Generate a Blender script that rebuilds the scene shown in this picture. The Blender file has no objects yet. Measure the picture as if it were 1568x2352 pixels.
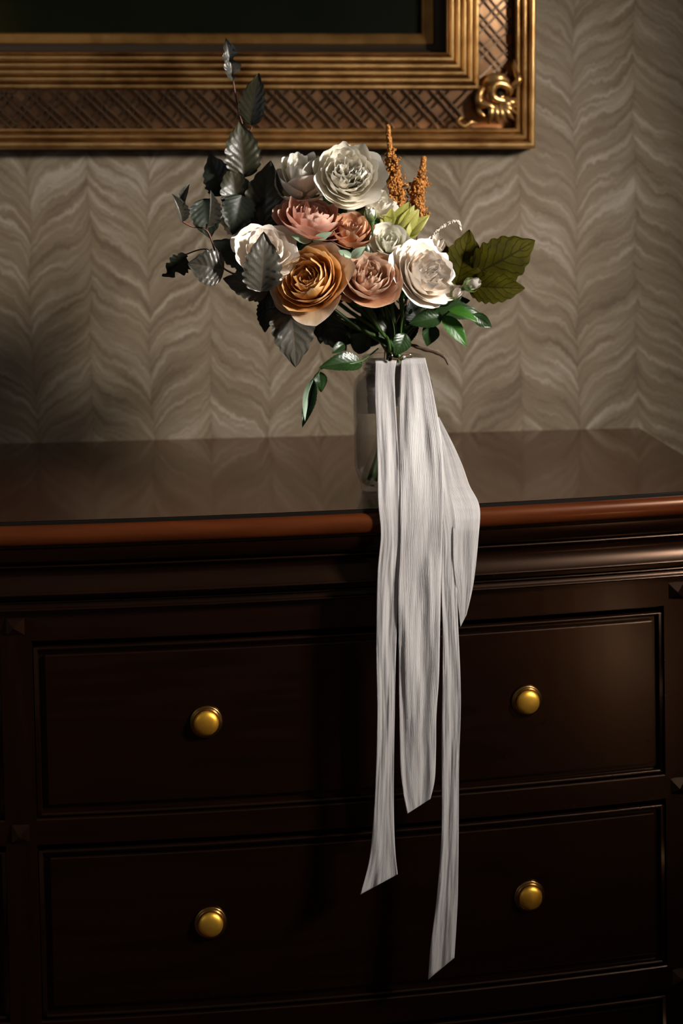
import bpy, bmesh, math, random
from mathutils import Vector, Matrix, noise
import numpy as np
C = bpy.context.scene.collection
sc = bpy.context.scene
PI = math.pi
# ------------------------------------------------------------------ camera, world, lights, exposure
TOP = 0.95                     # height of the chest top
F, CX, CY = 2790.0, 784.0, 588.1
CAM = Vector((0.0, -1.8549, TOP + 0.3333))
YAW, PITCH, ROLL = 0.03494, 0.03201, 0.01867
fw = Vector((math.sin(YAW)*math.cos(PITCH), math.cos(YAW)*math.cos(PITCH), -math.sin(PITCH)))
r0 = Vector((math.cos(YAW), -math.sin(YAW), 0)); u0 = r0.cross(fw)
rt = r0*math.cos(ROLL) - u0*math.sin(ROLL); up = u0*math.cos(ROLL) + r0*math.sin(ROLL)
cam = bpy.data.cameras.new('camera'); co = bpy.data.objects.new('camera', cam); C.objects.link(co)
co.matrix_world = Matrix(((rt.x, up.x, -fw.x, CAM.x), (rt.y, up.y, -fw.y, CAM.y), (rt.z, up.z, -fw.z, CAM.z), (0, 0, 0, 1)))
cam.sensor_fit = 'VERTICAL'; cam.sensor_height = 36; cam.lens = F/2352*36
cam.shift_y = -(1176 - CY)/2352
cam.dof.use_dof = True; cam.dof.focus_distance = 1.385; cam.dof.aperture_fstop = 3.2
cam.clip_start = 0.02
sc.camera = co
w = bpy.data.worlds.new('world'); sc.world = w; w.use_nodes = True
w.node_tree.nodes['Background'].inputs[0].default_value = (1.0, 0.88, 0.76, 1)
w.node_tree.nodes['Background'].inputs[1].default_value = 0.06
def area(name, loc, target, sx, sy, power, col):
    l = bpy.data.lights.new(name, 'AREA'); l.shape = 'RECTANGLE'; l.size = sx; l.size_y = sy; l.energy = power; l.color = col
    o = bpy.data.objects.new(name, l); C.objects.link(o); o.location = loc
    o.rotation_euler = (Vector(target) - Vector(loc)).to_track_quat('-Z', 'Y').to_euler(); return o
area('window_daylight', (2.40, -1.95, 2.25), (0.06, -0.42, 1.20), 0.80, 0.80, 640, (1.0, 0.945, 0.87))
area('left_window_daylight', (-2.3, -2.0, 1.8), (0, -0.4, 1.2), 0.8, 1.2, 3.5, (0.84, 0.90, 1.0))
sp = bpy.data.lights.new('drawer_glint_spot', 'SPOT'); sp.energy = 20000; sp.spot_size = math.radians(4.2); sp.spot_blend = .35; sp.color = (1, .9, .78); sp.shadow_soft_size = .03  # unseen spot, added so the top drawer reflects a bright patch
so = bpy.data.objects.new('drawer_glint_spot', sp); C.objects.link(so); so.location = (-1.2, -3.4, 2.3)
so.rotation_euler = (Vector((1.34, -2.22, .10)) - so.location).to_track_quat('-Z', 'Y').to_euler()
sc.view_settings.view_transform = 'Standard'; sc.view_settings.look = 'None'
sc.view_settings.gamma = 1.0; sc.view_settings.use_curve_mapping = False
sc.view_settings.exposure = 0.0
sc.cycles.use_denoising = True
sc.cycles.max_bounces = 10; sc.cycles.transparent_max_bounces = 12
sc.cycles.caustics_refractive = False; sc.cycles.caustics_reflective = False
sc.cycles.sample_clamp_indirect = 4

# ------------------------------------------------------------------ helpers
def ray(px, py):
    return (fw + rt*((px - CX)/F) - up*((py - CY)/F))
def at(px, py, Y):
    d = ray(px, py); return CAM + d*((Y - CAM.y)/d.y)
def atz(px, py, Z):
    d = ray(px, py); return CAM + d*((Z - CAM.z)/d.z)
XB, IR, D0 = -0.333, 0.19284, 0.5
def front(x): return -(D0 - (x - XB)**2*IR/2)
def atfront(px, py, inset=0.0):
    p = at(px, py, -D0)
    for _ in range(8): p = at(px, py, front(p.x) + inset)
    return p
def new_mesh(name, verts, faces, m=None, parent=None, smooth=True, uvs=None):
    me = bpy.data.meshes.new(name); me.from_pydata([tuple(v) for v in verts], [], faces)
    if uvs is not None:
        ul = me.uv_layers.new(name='UVMap')
        li = np.empty(len(me.loops), dtype=np.int32); me.loops.foreach_get('vertex_index', li)
        ul.data.foreach_set('uv', np.asarray(uvs, dtype=np.float32)[li].ravel())
    if smooth: me.polygons.foreach_set('use_smooth', [True]*len(me.polygons))
    if m: me.materials.append(m)
    me.update()
    o = bpy.data.objects.new(name, me); C.objects.link(o)
    if parent: o.parent = parent
    return o
def tag(o, label=None, cat=None, group=None, kind=None):
    if label: o['label'] = label
    if cat: o['category'] = cat
    if group: o['group'] = group
    if kind: o['kind'] = kind
    return o
def thing(name, label, cat, loc=(0, 0, 0), group=None):
    o = bpy.data.objects.new(name, None); C.objects.link(o); o.location = loc; o.empty_display_size = 0.02
    return tag(o, label, cat, group)
class MB:
    """collects shapes in world space; build() links them as one mesh, relative to the parent's location"""
    def __init__(s): s.v = []; s.f = []; s.uv = []
    def add(s, vs, fs, uv=None):
        n = len(s.v); s.v += [Vector(v) for v in vs]; s.f += [tuple(i + n for i in f) for f in fs]
        s.uv += list(uv) if uv is not None else [(0, 0)]*len(vs); return s
    def box(s, a, b):
        x0, y0, z0 = a; x1, y1, z1 = b
        return s.add([(x0,y0,z0),(x1,y0,z0),(x1,y1,z0),(x0,y1,z0),(x0,y0,z1),(x1,y0,z1),(x1,y1,z1),(x0,y1,z1)],
                     [(0,3,2,1),(4,5,6,7),(0,1,5,4),(1,2,6,5),(2,3,7,6),(3,0,4,7)])
    def tube(s, pts, rad, n=8, cap=True):
        pts = [Vector(p) for p in pts]; k = len(pts)
        rad = rad if hasattr(rad, '__len__') else [rad]*k
        T = [(pts[min(i+1, k-1)] - pts[max(i-1, 0)]).normalized() for i in range(k)]
        a = T[0].orthogonal().normalized(); vs = []; fs = []; uv = []
        for i in range(k):
            a = (a - T[i]*a.dot(T[i])).normalized(); b = T[i].cross(a)
            for j in range(n):
                t = 2*PI*j/n; vs.append(pts[i] + (a*math.cos(t) + b*math.sin(t))*rad[i]); uv.append((j/n, i/(k-1)))
        for i in range(k-1):
            for j in range(n):
                fs.append((i*n+j, i*n+(j+1) % n, (i+1)*n+(j+1) % n, (i+1)*n+j))
        if cap: fs.append(tuple(range(n-1, -1, -1))); fs.append(tuple((k-1)*n+j for j in range(n)))
        return s.add(vs, fs, uv)
    def lathe(s, prof, c, axis=(0, 0, 1), n=48, close=False):
        ax = Vector(axis).normalized(); a = ax.orthogonal().normalized(); b = ax.cross(a); c = Vector(c); vs = []; fs = []
        k = len(prof)
        for (r, h) in prof:
            for j in range(n):
                t = 2*PI*j/n; vs.append(c + ax*h + (a*math.cos(t) + b*math.sin(t))*max(r, 1e-5))
        for i in range(k if close else k-1):
            i2 = (i+1) % k
            for j in range(n): fs.append((i*n+j, i*n+(j+1) % n, i2*n+(j+1) % n, i2*n+j))
        return s.add(vs, fs)
    def blob(s, c, r, sc3=(1, 1, 1), rot=None):
        c = Vector(c); t = (1+5**.5)/2
        V = [(-1,t,0),(1,t,0),(-1,-t,0),(1,-t,0),(0,-1,t),(0,1,t),(0,-1,-t),(0,1,-t),(t,0,-1),(t,0,1),(-t,0,-1),(-t,0,1)]
        Fc = [(0,11,5),(0,5,1),(0,1,7),(0,7,10),(0,10,11),(1,5,9),(5,11,4),(11,10,2),(10,7,6),(7,1,8),(3,9,4),(3,4,2),(3,2,6),(3,6,8),(3,8,9),(4,9,5),(2,4,11),(6,2,10),(8,6,7),(9,8,1)]
        vs = []
        for v in V:
            v = Vector(v).normalized()*r; v = Vector((v.x*sc3[0], v.y*sc3[1], v.z*sc3[2]))
            if rot: v = rot @ v
            vs.append(c + v)
        return s.add(vs, Fc)
    def build(s, name, m, parent=None, smooth=True):
        L = Vector((0, 0, 0)); q = parent
        while q is not None: L += q.location; q = q.parent
        return new_mesh(name, [v - L for v in s.v], s.f, m, parent, smooth, s.uv)
def smooth_path(pts, n):
    """Catmull-Rom through pts -> n points"""
    P = [Vector(p) for p in pts]; k = len(P); out = []
    for i in range(n):
        t = i/(n-1)*(k-1); j = min(int(t), k-2); f = t - j
        p0 = P[max(j-1, 0)]; p1 = P[j]; p2 = P[j+1]; p3 = P[min(j+2, k-1)]
        out.append(0.5*((2*p1) + (p2-p0)*f + (2*p0-5*p1+4*p2-p3)*f*f + (3*p1-p0-3*p2+p3)*f**3))
    return out
def autosmooth(o, deg=35):
    me = o.data
    bm = bmesh.new(); bm.from_mesh(me)
    for e in bm.edges:
        if len(e.link_faces) == 2 and e.calc_face_angle(0) > math.radians(deg): e.smooth = False
    bmesh.ops.recalc_face_normals(bm, faces=bm.faces)
    bm.to_mesh(me); bm.free(); return o

# ------------------------------------------------------------------ materials
def mat(name, col=(.5, .5, .5), rough=.5, metal=0, **kw):
    m = bpy.data.materials.new(name); m.use_nodes = True; b = m.node_tree.nodes['Principled BSDF']
    b.inputs['Base Color'].default_value = (*col, 1); b.inputs['Roughness'].default_value = rough; b.inputs['Metallic'].default_value = metal
    for k, v in kw.items(): b.inputs[k.replace('_', ' ')].default_value = v
    return m
def N(m, t, **kw):
    n = m.node_tree.nodes.new(t)
    for k, v in kw.items(): setattr(n, k, v)
    return n
def L(m, a, b): m.node_tree.links.new(a, b)
def B(m): return m.node_tree.nodes['Principled BSDF']
def math_(m, op, a, b=None, c=None):
    n = N(m, 'ShaderNodeMath', operation=op)
    for i, v in enumerate((a, b, c)):
        if v is None: continue
        if isinstance(v, (int, float)): n.inputs[i].default_value = v
        else: L(m, v, n.inputs[i])
    return n.outputs[0]
def ramp(m, fac, stops):
    n = N(m, 'ShaderNodeValToRGB'); e = n.color_ramp.elements
    while len(e) < len(stops): e.new(0.5)
    for i, (p, c) in enumerate(stops): e[i].position = p; e[i].color = (*c, 1)
    L(m, fac, n.inputs[0]); return n.outputs[0]
def mapping(m, scale, src='Object'):
    tc = N(m, 'ShaderNodeTexCoord'); mp = N(m, 'ShaderNodeMapping'); mp.inputs['Scale'].default_value = scale
    L(m, tc.outputs[src], mp.inputs[0]); return mp.outputs[0]
def noise_(m, vec, scale, detail=3, rough=.5):
    n = N(m, 'ShaderNodeTexNoise'); n.inputs['Scale'].default_value = scale; n.inputs['Detail'].default_value = detail
    n.inputs['Roughness'].default_value = rough
    if vec is not None: L(m, vec, n.inputs['Vector'])
    return n.outputs[0]
def bump(m, h, strength, dist):
    n = N(m, 'ShaderNodeBump'); n.inputs['Strength'].default_value = strength; n.inputs['Distance'].default_value = dist
    L(m, h, n.inputs['Height']); L(m, n.outputs[0], B(m).inputs['Normal']); return n
def wood(name, a, b, rough, coat, scale=(1.2, 14, 14), coat_rough=.1):
    m = mat(name, a, rough); v = mapping(m, scale); B(m).inputs['Specular Tint'].default_value = (1, .62, .42, 1); B(m).inputs['Coat Tint'].default_value = (1, .8, .65, 1)
    n = noise_(m, v, 5, 5, .6)
    L(m, ramp(m, n, [(.3, a), (.7, b)]), B(m).inputs['Base Color'])
    B(m).inputs['Coat Weight'].default_value = coat; B(m).inputs['Coat Roughness'].default_value = coat_rough
    n2 = noise_(m, mapping(m, (1, 1, 1)), 60, 3)
    r = math_(m, 'MULTIPLY_ADD', n2, .02, rough-.01); L(m, r, B(m).inputs['Roughness'])
    return m
M = {}
M['top'] = wood('polished mahogany top', (.016, .0065, .0035), (.030, .012, .0065), .22, .6, coat_rough=.06)
M['wood'] = wood('dark mahogany', (.0026, .0008, .0004), (.0066, .0020, .0008), .27, .20, coat_rough=.16)
M['woodv'] = wood('dark mahogany upright', (.0026, .0008, .0004), (.0066, .0020, .0008), .27, .20, (14, 14, 1.2), .16)
M['mould'] = wood('lit mahogany moulding', (.044, .010, .0028), (.080, .019, .0045), .28, .35, coat_rough=.14)  # same wood as the fronts, light from above put into its colour
def wallpaper():
    m = mat('combed marble wallpaper', rough=.75); tc = N(m, 'ShaderNodeTexCoord'); sx = N(m, 'ShaderNodeSeparateXYZ'); L(m, tc.outputs['Object'], sx.inputs[0])
    X, Z = sx.outputs[0], sx.outputs[2]
    wob = noise_(m, mapping(m, (2, 2, 2)), 3, 2)
    mr = N(m, 'ShaderNodeMapRange', interpolation_type='SMOOTHSTEP'); L(m, X, mr.inputs[0]); mr.inputs[1].default_value = -.05; mr.inputs[2].default_value = .18; mr.inputs[3].default_value = 0; mr.inputs[4].default_value = .060; shift_ = mr.outputs[0]
    X2 = math_(m, 'ADD', X, math_(m, 'ADD', math_(m, 'MULTIPLY_ADD', wob, .03, -.015 + .049), shift_))
    U = math_(m, 'DIVIDE', X2, .0895)
    tri = math_(m, 'PINGPONG', U, 1.0)
    itri = math_(m, 'SUBTRACT', 1.0, tri)
    g1 = math_(m, 'ADD', math_(m, 'POWER', itri, 4.5), math_(m, 'MULTIPLY', itri, .16)); g2 = math_(m, 'MULTIPLY', math_(m, 'POWER', tri, 4.5), .8)
    g = math_(m, 'MULTIPLY', math_(m, 'SUBTRACT', g1, g2), .040)
    fr = noise_(m, mapping(m, (75, 1, 34)), 1.0, 4, .7)
    fr2 = noise_(m, mapping(m, (11, 1, 7)), 1.0, 2)
    col = math_(m, 'MULTIPLY', math_(m, 'FLOOR', U), 7.31)
    W = math_(m, 'ADD', math_(m, 'ADD', Z, g), math_(m, 'ADD', math_(m, 'MULTIPLY', fr, .026), math_(m, 'MULTIPLY', fr2, .035)))
    cv = N(m, 'ShaderNodeCombineXYZ'); L(m, math_(m, 'MULTIPLY', X, 7.0), cv.inputs[0]); L(m, math_(m, 'MULTIPLY', col, .06), cv.inputs[1]); L(m, math_(m, 'MULTIPLY', W, 72), cv.inputs[2])
    n = noise_(m, cv.outputs[0], 1.0, 3, .62)
    cv2 = N(m, 'ShaderNodeCombineXYZ'); L(m, math_(m, 'MULTIPLY', X, 2.0), cv2.inputs[0]); L(m, math_(m, 'MULTIPLY', W, 16), cv2.inputs[2])
    n3 = noise_(m, cv2.outputs[0], 1.0, 1)
    mix = math_(m, 'ADD', math_(m, 'MULTIPLY', n, .8), math_(m, 'MULTIPLY', n3, .2))
    # thin darker spine where the comb was drawn
    sp = math_(m, 'MULTIPLY', math_(m, 'POWER', math_(m, 'MAXIMUM', tri, itri), 30.0), .06)
    mix = math_(m, 'SUBTRACT', mix, sp)
    c = ramp(m, mix, [(.34, (.100, .068, .039)), (.44, (.152, .109, .066)), (.52, (.176, .132, .084)), (.58, (.216, .169, .118)), (.66, (.30, .248, .192))])
    L(m, c, B(m).inputs['Base Color']); return m
M['wall'] = wallpaper()
def gold(name, hi, lo, rough=.42, nsc=30):
    m = mat(name, hi, rough, .92); n = noise_(m, mapping(m, (1, 1, 1)), nsc, 5, .65)
    n2 = noise_(m, mapping(m, (1, 1, 1)), nsc*.25, 3)
    f = math_(m, 'MULTIPLY', math_(m, 'ADD', n, n2), .5)
    L(m, ramp(m, f, [(.36, lo), (.60, hi)]), B(m).inputs['Base Color'])
    bump(m, n, .25, .0006); return m
M['gilt'] = gold('aged gilding', (.80, .50, .20), (.36, .18, .055), .36)
M['slip'] = gold('worn gilt slip', (.50, .26, .08), (.27, .13, .035))
M['lattice'] = gold('bronzed lattice', (.20, .13, .08), (.09, .055, .035), .38)
M['latbed'] = gold('bronze ground', (.42, .23, .12), (.20, .10, .05), .34)
M['dark'] = mat('recess shade brown', (.025, .014, .007), .5)  # dark brown stands in for shade in the frame's cove and eye holes
def canvas():
    m = mat('dark old oil paint', rough=.6); B(m).inputs['Specular IOR Level'].default_value = .05; n = noise_(m, mapping(m, (1, 1, 1)), 3.2, 4)
    L(m, ramp(m, n, [(.35, (.002, .003, .002)), (.6, (.005, .006, .002)), (.75, (.018, .014, .003))]), B(m).inputs['Base Color']); return m
M['canvas'] = canvas()
M['brass'] = gold('antique brass knob', (.98, .55, .07), (.80, .38, .035), .42, 80)
M['brassrim'] = mat('brass knob rim', (.34, .19, .06), .28, 1)
M['ringgold'] = mat('polished ring gold', (.95, .70, .42), .12, 1)
M['onyx'] = mat('black onyx', (.004, .004, .004), .08)
M['gem'] = mat('faceted stone', (.9, .9, .95), .02, 0, Transmission_Weight=.7, IOR=2.0)
M['floor'] = wood('oak floorboards', (.10, .06, .035), (.17, .10, .06), .4, .2, (1, 10, 1))
M['paint'] = mat('off-white paint', (.62, .58, .52), .5)
def glass():
    m = mat('clear thin glass'); nt = m.node_tree; pass
    lw = N(m, 'ShaderNodeLayerWeight'); lw.inputs[0].default_value = .5
    f = math_(m, 'MINIMUM', math_(m, 'MULTIPLY_ADD', math_(m, 'POWER', lw.outputs[1], 2.4), 1.0, .04), 1.0)
    tr = N(m, 'ShaderNodeBsdfTransparent'); tr.inputs[0].default_value = (.985, .99, .99, 1)
    gl = N(m, 'ShaderNodeBsdfGlossy'); gl.inputs['Roughness'].default_value = .06
    rf = N(m, 'ShaderNodeBsdfRefraction'); rf.inputs['IOR'].default_value = 1.45; rf.inputs['Roughness'].default_value = 0
    m1 = N(m, 'ShaderNodeMixShader'); m1.inputs[0].default_value = .28; L(m, tr.outputs[0], m1.inputs[1]); L(m, rf.outputs[0], m1.inputs[2])
    m2 = N(m, 'ShaderNodeMixShader'); L(m, f, m2.inputs[0]); L(m, m1.outputs[0], m2.inputs[1]); L(m, gl.outputs[0], m2.inputs[2])
    L(m, m2.outputs[0], nt.nodes['Material Output'].inputs[0]); return m
M['glass'] = glass()
def sheet(name, col_fn, rough=.5, trans=.3, spec=.3, bumpfn=None, sheen=0):
    """thin leaf, petal or cloth: principled + translucent"""
    m = mat(name, rough=rough); b = B(m); b.inputs['Specular IOR Level'].default_value = spec
    c = col_fn(m); L(m, c, b.inputs['Base Color'])
    if bumpfn: bumpfn(m)
    t = N(m, 'ShaderNodeBsdfTranslucent'); L(m, c, t.inputs[0])
    mx = N(m, 'ShaderNodeMixShader'); mx.inputs[0].default_value = trans
    L(m, b.outputs[0], mx.inputs[1]); L(m, t.outputs[0], mx.inputs[2])
    L(m, mx.outputs[0], m.node_tree.nodes['Material Output'].inputs[0]); return m
def uvx(m):
    tc = N(m, 'ShaderNodeTexCoord'); s = N(m, 'ShaderNodeSeparateXYZ'); L(m, tc.outputs['UV'], s.inputs[0]); return s.outputs[0], s.outputs[1]
def petal_mat(name, base, mid, rim, trans=.32):
    def f(m):
        U, V = uvx(m)
        n = noise_(m, mapping(m, (1, 1, 1)), 90, 3)
        v = math_(m, 'ADD', V, math_(m, 'MULTIPLY_ADD', n, .16, -.08))
        return ramp(m, v, [(.05, base), (.55, mid), (.88, mid), (.985, rim)])
    def bp(m):
        v = mapping(m, (26, 2.2, 1), 'UV'); n = noise_(m, v, 1, 2); bump(m, n, .35, .0012)
    return sheet(name, f, .55, trans, .25, bp)
PM = {
 'white': petal_mat('white petals', (.88, .74, .44), (.94, .88, .75), (.95, .92, .85), .16),
 'ivory': petal_mat('ivory petals', (.86, .82, .54), (.92, .89, .76), (.93, .91, .84), .20),
 'blush': petal_mat('blush white petals', (.90, .70, .48), (.94, .84, .73), (.95, .89, .83), .20),
 'pink':  petal_mat('dusty pink petals', (.62, .27, .18), (.68, .35, .26), (.80, .55, .45)),
 'peach': petal_mat('peach petals', (.66, .29, .11), (.68, .35, .19), (.76, .50, .34)),
 'rosy':  petal_mat('rosy apricot petals', (.54, .20, .11), (.64, .40, .28), (.78, .60, .46)),
 'orange': petal_mat('burnt apricot petals', (.66, .26, .035), (.72, .37, .10), (.82, .56, .30)),
 'outer': petal_mat('pale apricot outer petals', (.74, .46, .11), (.76, .54, .33), (.84, .66, .53)),
}
def leaf_mat(name, a, b_, vein, rough, trans, nv=7, slope=.75, coat=0, spec=.5, veinw=.12):
    def f(m):
        U, V = uvx(m)
        au = math_(m, 'ABSOLUTE', math_(m, 'MULTIPLY_ADD', U, 2.0, -1.0))
        ph = math_(m, 'FRACT', math_(m, 'MULTIPLY', math_(m, 'SUBTRACT', V, math_(m, 'MULTIPLY', au, slope*.5)), nv))
        d = math_(m, 'ABSOLUTE', math_(m, 'SUBTRACT', ph, .5))
        side = math_(m, 'GREATER_THAN', d, .5 - veinw*.5)
        mid = math_(m, 'LESS_THAN', au, .045)
        vn = math_(m, 'MULTIPLY', math_(m, 'MAXIMUM', side, mid), .7)
        n = noise_(m, mapping(m, (1, 1, 1)), 45, 4)
        c = ramp(m, n, [(.35, a), (.65, b_)])
        mx = N(m, 'ShaderNodeMix', data_type='RGBA'); L(m, vn, mx.inputs[0]); L(m, c, mx.inputs[6]); mx.inputs[7].default_value = (*vein, 1)
        return mx.outputs[2]
    def bp(m):
        n = noise_(m, mapping(m, (1, 1, 1)), 700, 2); bump(m, n, .15, .0004)
    m = sheet(name, f, rough, trans, spec, bp); B(m).inputs['Coat Weight'].default_value = coat; B(m).inputs['Coat Roughness'].default_value = .25
    return m
LM = {
 'beech': leaf_mat('copper beech leaf', (.022, .022, .009), (.040, .036, .016), (.060, .045, .030), .42, .08, coat=.12, spec=.5),
 'beechsheen': leaf_mat('beech leaf with painted sheen', (.040, .038, .029), (.068, .062, .048), (.11, .085, .06), .36, .06, coat=.2, spec=.7),  # paler copy of the beech leaf, window sheen put into its colour
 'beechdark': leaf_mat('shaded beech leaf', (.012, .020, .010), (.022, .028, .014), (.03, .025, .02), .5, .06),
 'beecholive': leaf_mat('olive beech leaf', (.036, .031, .001), (.064, .055, .002), (.012, .010, .002), .7, .40, veinw=.16, spec=.08),
 'rose': leaf_mat('rose leaf', (.010, .030, .006), (.018, .046, .009), (.03, .06, .02), .34, .14, coat=.08, spec=.5, veinw=.06),
 'rosebright': leaf_mat('young rose leaf', (.028, .115, .008), (.045, .165, .014), (.07, .18, .04), .4, .35, veinw=.06),
 'rosepale': leaf_mat('pale rose leaf underside', (.24, .36, .24), (.32, .44, .31), (.35, .45, .33), .5, .2, veinw=.06),
 'lime': leaf_mat('chartreuse bract', (.36, .38, .07), (.52, .50, .13), (.36, .22, .06), .45, .35, nv=10, slope=1.0, veinw=.10),
}
M['stem'] = mat('green stem', (.05, .105, .022), .4)
M['stemd'] = mat('dark green stem', (.02, .05, .014), .4)
M['twig'] = mat('brown twig', (.085, .045, .028), .6)
M['redtwig'] = mat('reddish beech twig', (.12, .040, .025), .5)
M['sepal'] = sheet('sepal green', lambda m: ramp(m, uvx(m)[1], [(.1, (.10, .19, .05)), (.8, (.26, .32, .15))]), .5, .2)
M['budgreen'] = mat('green bud', (.09, .16, .05), .45)
def amar():
    m = mat('russet amaranth', (.4, .15, .02), .6); n = noise_(m, mapping(m, (1, 1, 1)), 260, 3)
    L(m, ramp(m, n, [(.35, (.22, .070, .008)), (.55, (.46, .18, .025)), (.7, (.66, .32, .07))]), B(m).inputs['Base Color'])
    bump(m, n, .6, .001); return m
M['amar'] = amar()
M['amarw'] = mat('cream catkin', (.62, .56, .46), .6)
def ribbon_mat(name, a, b_, trans=.28):
    def f(m):
        U, V = uvx(m); w_ = noise_(m, mapping(m, (5, 3, 1), 'UV'), 1, 3, .6)
        sn = math_(m, 'SINE', math_(m, 'MULTIPLY_ADD', U, 165, math_(m, 'MULTIPLY', w_, 14)))
        n = math_(m, 'ADD', math_(m, 'MULTIPLY', sn, .16), noise_(m, mapping(m, (30, 2, 1), 'UV'), 1, 3, .6))
        return ramp(m, n, [(.3, a), (.7, b_)])
    def bp(m):
        n = noise_(m, mapping(m, (30, 2, 1), 'UV'), 1, 4, .7)
        U, V = uvx(m); w_ = noise_(m, mapping(m, (5, 3, 1), 'UV'), 1, 3, .6)
        n2 = math_(m, 'SINE', math_(m, 'MULTIPLY_ADD', U, 165, math_(m, 'MULTIPLY', w_, 14)))
        h = math_(m, 'ADD', n, math_(m, 'MULTIPLY', n2, .22)); bump(m, h, .42, .0016)
    return sheet(name, f, .55, trans, .3, bp)
M['ribbon'] = ribbon_mat('crinkled silk', (.52, .485, .475), (.66, .63, .62))
M['satin'] = ribbon_mat('satin wrap', (.62, .54, .47), (.76, .68, .61), .1)

# ------------------------------------------------------------------ the room shell
def struct(name, bm, m, label, cat): return tag(autosmooth(bm.build(name, m, None, False)), label, cat, kind='structure')
struct('wall_back', MB().box((-2.6, 0, 0), (1.42, .12, 2.75)), M['wall'], 'wallpapered wall with pale feathered combed pattern behind the chest', 'wall')
struct('floor', MB().box((-2.6, -3.6, -.1), (1.42, .12, 0)), M['floor'], 'brown floorboards under the chest of drawers', 'floor')
struct('baseboard_back', MB().box((-2.6, -.018, 0), (1.42, 0, .14)), M['paint'], 'off-white skirting board along the papered wall', 'baseboard')
WY0, WY1, WZ0, WZ1 = -1.47, -1.13, 1.57, 2.01
wr = MB().box((1.42, -3.6, 0), (1.54, WY0, 2.75)).box((1.42, WY1, 0), (1.54, .12, 2.75)).box((1.42, WY0, 0), (1.54, WY1, WZ0)).box((1.42, WY0, WZ1), (1.54, WY1, 2.75))
struct('wall_right', wr, M['wall'], 'papered side wall with the window opening', 'wall')
wn = thing('window_1', 'daylit sash window in the side wall', 'window', (1.48, -1.37, WZ0)); wn['kind'] = 'structure'
wf = MB().box((1.45, WY0, WZ0), (1.5, WY0+.03, WZ1)).box((1.45, WY1-.03, WZ0), (1.5, WY1, WZ1)).box((1.45, WY0, WZ0), (1.5, WY1, WZ0+.03)).box((1.45, WY0, WZ1-.03), (1.5, WY1, WZ1))
wf.build('window_frame', M['paint'], wn, False)

# ------------------------------------------------------------------ picture frame
Yf = -0.035
P0 = at(1229.5, 340, Yf); Pl = at(0, 341.5, Yf)
ux = (Pl - P0); ux.y = 0; ux.normalize()          # along the bottom member, to the left
vz = Vector((-ux.z, 0, ux.x)); vz = vz if vz.z > 0 else -vz
FW, FH = 1.06, 0.86
pic = thing('framed_painting', 'dark oil painting in a wide gilt frame with lattice band', 'painting', (P0.x, 0, P0.z))
def fp(u, v, h):   # u left from the corner, v up, h off the wall
    return Vector((P0.x, 0, P0.z)) + ux*u + vz*v + Vector((0, -h - .002, 0))
def bead(w0, w1, h0, hgt, n=6):
    return [(w0 + (w1-w0)*(.5-.5*math.cos(PI*i/n)), h0 + hgt*math.sin(PI*i/n)) for i in range(n+1)]
prof_outer = [(0, 0), (0, .026)] + bead(0, .0100, .030, .008) + [(.0105, .024), (.0125, .024)] + bead(.0130, .0205, .031, .007) + [(.021, .025), (.023, .025)] + bead(.0235, .0300, .030, .006) + [(.0302, .018)]
prof_inner = [(.086, .030)]
for k in range(5):
    prof_inner += bead(.0865 + k*.0098, .0865 + k*.0098 + .0078, .042 + k*.0045, .005) + [(.0865 + k*.0098 + .0085, .038 + k*.0045)]
prof_inner += bead(.1355, .1385, .063, .003, 4)
prof_bed = [(.0290, .012), (.0885, .040)]
prof_cove = [(.1385, .063), (.1395, .050), (.145, .040), (.154, .036)]
prof_slip = [(.1535, .037), (.155, .0385), (.168, .0330), (.1715, .029), (.1725, .024)]
def frame_ring(prof):
    mb = MB(); vs = []; k = len(prof)
    for (wd, h) in prof:
        vs += [fp(wd, wd, h), fp(FW-wd, wd, h), fp(FW-wd, FH-wd, h), fp(wd, FH-wd, h)]
    fs = []
    for i in range(k-1):
        for j in range(4): fs.append((i*4+j, i*4+(j+1) % 4, (i+1)*4+(j+1) % 4, (i+1)*4+j))
    return mb.add(vs, fs)
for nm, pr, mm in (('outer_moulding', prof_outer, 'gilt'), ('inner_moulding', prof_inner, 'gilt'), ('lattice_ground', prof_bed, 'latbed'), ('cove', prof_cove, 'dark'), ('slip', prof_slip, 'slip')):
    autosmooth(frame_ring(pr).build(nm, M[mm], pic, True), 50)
cv = MB(); cv.add([fp(.170, .170, .026), fp(FW-.170, .170, .026), fp(FW-.170, FH-.170, .026), fp(.170, FH-.170, .026), fp(.170, .170, .006), fp(FW-.170, .170, .006), fp(FW-.170, FH-.170, .006), fp(.170, FH-.170, .006)],
                  [(0,1,2,3),(7,6,5,4),(0,4,5,1),(1,5,6,2),(2,6,7,3),(3,7,4,0)]); cv.build('canvas', M['canvas'], pic, False)
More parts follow.
